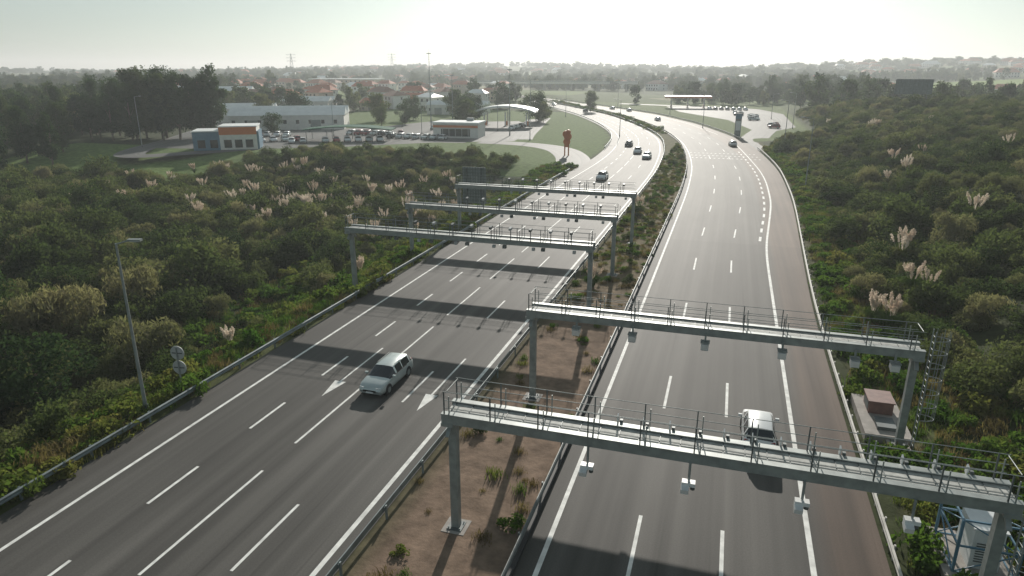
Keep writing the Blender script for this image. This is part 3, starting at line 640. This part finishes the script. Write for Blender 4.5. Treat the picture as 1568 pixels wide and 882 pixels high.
x,y=jgrid(110,420,60,480,11); keep=R.random(len(x))<.6; place('distant_trees',x[keep],y[keep],R.uniform(.4,.8,keep.sum()),ctre,4,0,.03)
# ------------------------------------------------------------------ pampas grass
def pampas(name,seed,np_=16):
    r=np.random.default_rng(seed); qs=[];mi=[]
    for i in range(420):
        a=r.uniform(0,6.28); L_=r.uniform(1.2,2.2); o=np.array([cos(a),sin(a),0]); w=np.array([-sin(a),cos(a),0])*.025; b0=o*.15; p1=o*L_*.3+np.array([0,0,L_*.65]); p2=o*L_*.75+np.array([0,0,L_*.5])
        qs+=[[b0-w,b0+w,p1+w,p1-w],[p1-w,p1+w,p2+w*.2,p2-w*.2]]; mi+=[0,0]
    for i in range(np_):
        a=r.uniform(0,6.28); t=r.uniform(.05,.5); H=r.uniform(2.2,3.2); o=np.array([cos(a)*t,sin(a)*t,1]); tip=o*H; base=np.zeros(3); w=np.array([-sin(a),cos(a),0])*.015
        qs.append([base-w,base+w,tip+w,tip-w]); mi.append(1)
        k=110; tt=r.uniform(0,1,k); cen=o*(H-.75+.85*tt)[:,None]+r.normal(size=(k,3))*(.085*np.sin(pi*np.clip(tt*.9+.05,0,1)))[:,None]
        q=leaf_arrays(cen,.19,.38,1.4,r); qs+=q.tolist(); mi+=[1]*k
    return qmesh(name,np.array(qs),[grassm,plumem],mi)
pm=[pampas('pampas_grass',1,12),pampas('pampas_grass',2,8),pampas('pampas_grass',3,17)]
PL=[(-103,120),(-113,107),(-69,90),(-68,104),(-52,105),(-54,91),(-62,118),(-48,98),(-60,99),(-75,112),(-85,108),(-36.5,41.4),(-46,112),(-58,125),(-90,128),(25.5,213),(32.6,191),(34,193),(27.3,125),(17.2,74.5),(18,76),(16,64),(17,63),(12.5,59.6),(13.5,58),(44,135),(-39,66),(-12,98),(-11.4,62),(-66,108),(-70,96)]
for i in range(60): PL.append((random.uniform(-112,-42),random.uniform(84,130)))
for i in range(12): PL.append((-60+random.gauss(0,7),100+random.gauss(0,5)))
for i in range(6): PL.append((random.uniform(14,50),random.uniform(70,220)))
for i,(x,y) in enumerate(PL):
    o=bpy.data.objects.new('pampas_grass',pm[i%3]); z=float(terrain(x,y)); thick=1.2 if (x<-42 or x>14) else 0
    o.location=(x,y,z+thick); o.rotation_euler=(0,0,i*1.3); sc=random.uniform(.6,.95); o.scale=(sc,sc,sc); link(o)
# ------------------------------------------------------------------ haze, sky, sun, camera
hm=bpy.data.materials.new('haze'); t,N,L=nt(hm); o=N.new('ShaderNodeOutputMaterial'); v=N.new('ShaderNodeVolumeScatter'); v.inputs['Density'].default_value=.00037; v.inputs['Anisotropy'].default_value=.35; v.inputs['Color'].default_value=(.93,.98,1,1); L.new(v.outputs[0],o.inputs['Volume'])
b=MB(); b.box((0,3350,32),(11000,7300,94),hm); b.obj('haze')
el=radians(22); az=radians(-7.5)
w=bpy.data.worlds.new("World"); scene.world=w; w.use_nodes=True; N=w.node_tree.nodes; L=w.node_tree.links; N.clear()
o=N.new('ShaderNodeOutputWorld'); bg=N.new('ShaderNodeBackground'); sk=N.new('ShaderNodeTexSky'); sk.sky_type='NISHITA'; sk.sun_disc=False; sk.sun_elevation=el; sk.sun_rotation=az; sk.dust_density=1.0; sk.air_density=1.0; sk.ozone_density=2
gm=N.new('ShaderNodeGamma'); gm.inputs[1].default_value=.75; L.new(sk.outputs[0],gm.inputs[0])
hs=N.new('ShaderNodeHueSaturation'); hs.inputs['Saturation'].default_value=.4; L.new(gm.outputs[0],hs.inputs['Color'])
tm=N.new('ShaderNodeMixRGB'); tm.blend_type='MULTIPLY'; tm.inputs[0].default_value=1; tm.inputs[2].default_value=(.865,1.0,.97,1); L.new(hs.outputs[0],tm.inputs[1])
L.new(tm.outputs[0],bg.inputs[0]); bg.inputs[1].default_value=.126; L.new(bg.outputs[0],o.inputs[0])
sd=bpy.data.lights.new('sun','SUN'); sd.energy=4.9; sd.angle=radians(.5); sd.color=(1,.95,.87); so=bpy.data.objects.new('sun',sd); 
dv=Vector((sin(az)*cos(el),cos(az)*cos(el),sin(el))); so.rotation_euler=dv.to_track_quat('Z','Y').to_euler(); link(so)
cd=bpy.data.cameras.new('camera'); cd.lens=24; cd.sensor_width=36; cd.clip_end=20000; cd.clip_start=.1; co=bpy.data.objects.new('camera',cd); co.location=(0,0,20); co.rotation_euler=(radians(90-17.82),0,radians(17.5)); link(co); scene.camera=co
scene.view_settings.view_transform='Standard'; scene.view_settings.look='None'; scene.view_settings.exposure=0
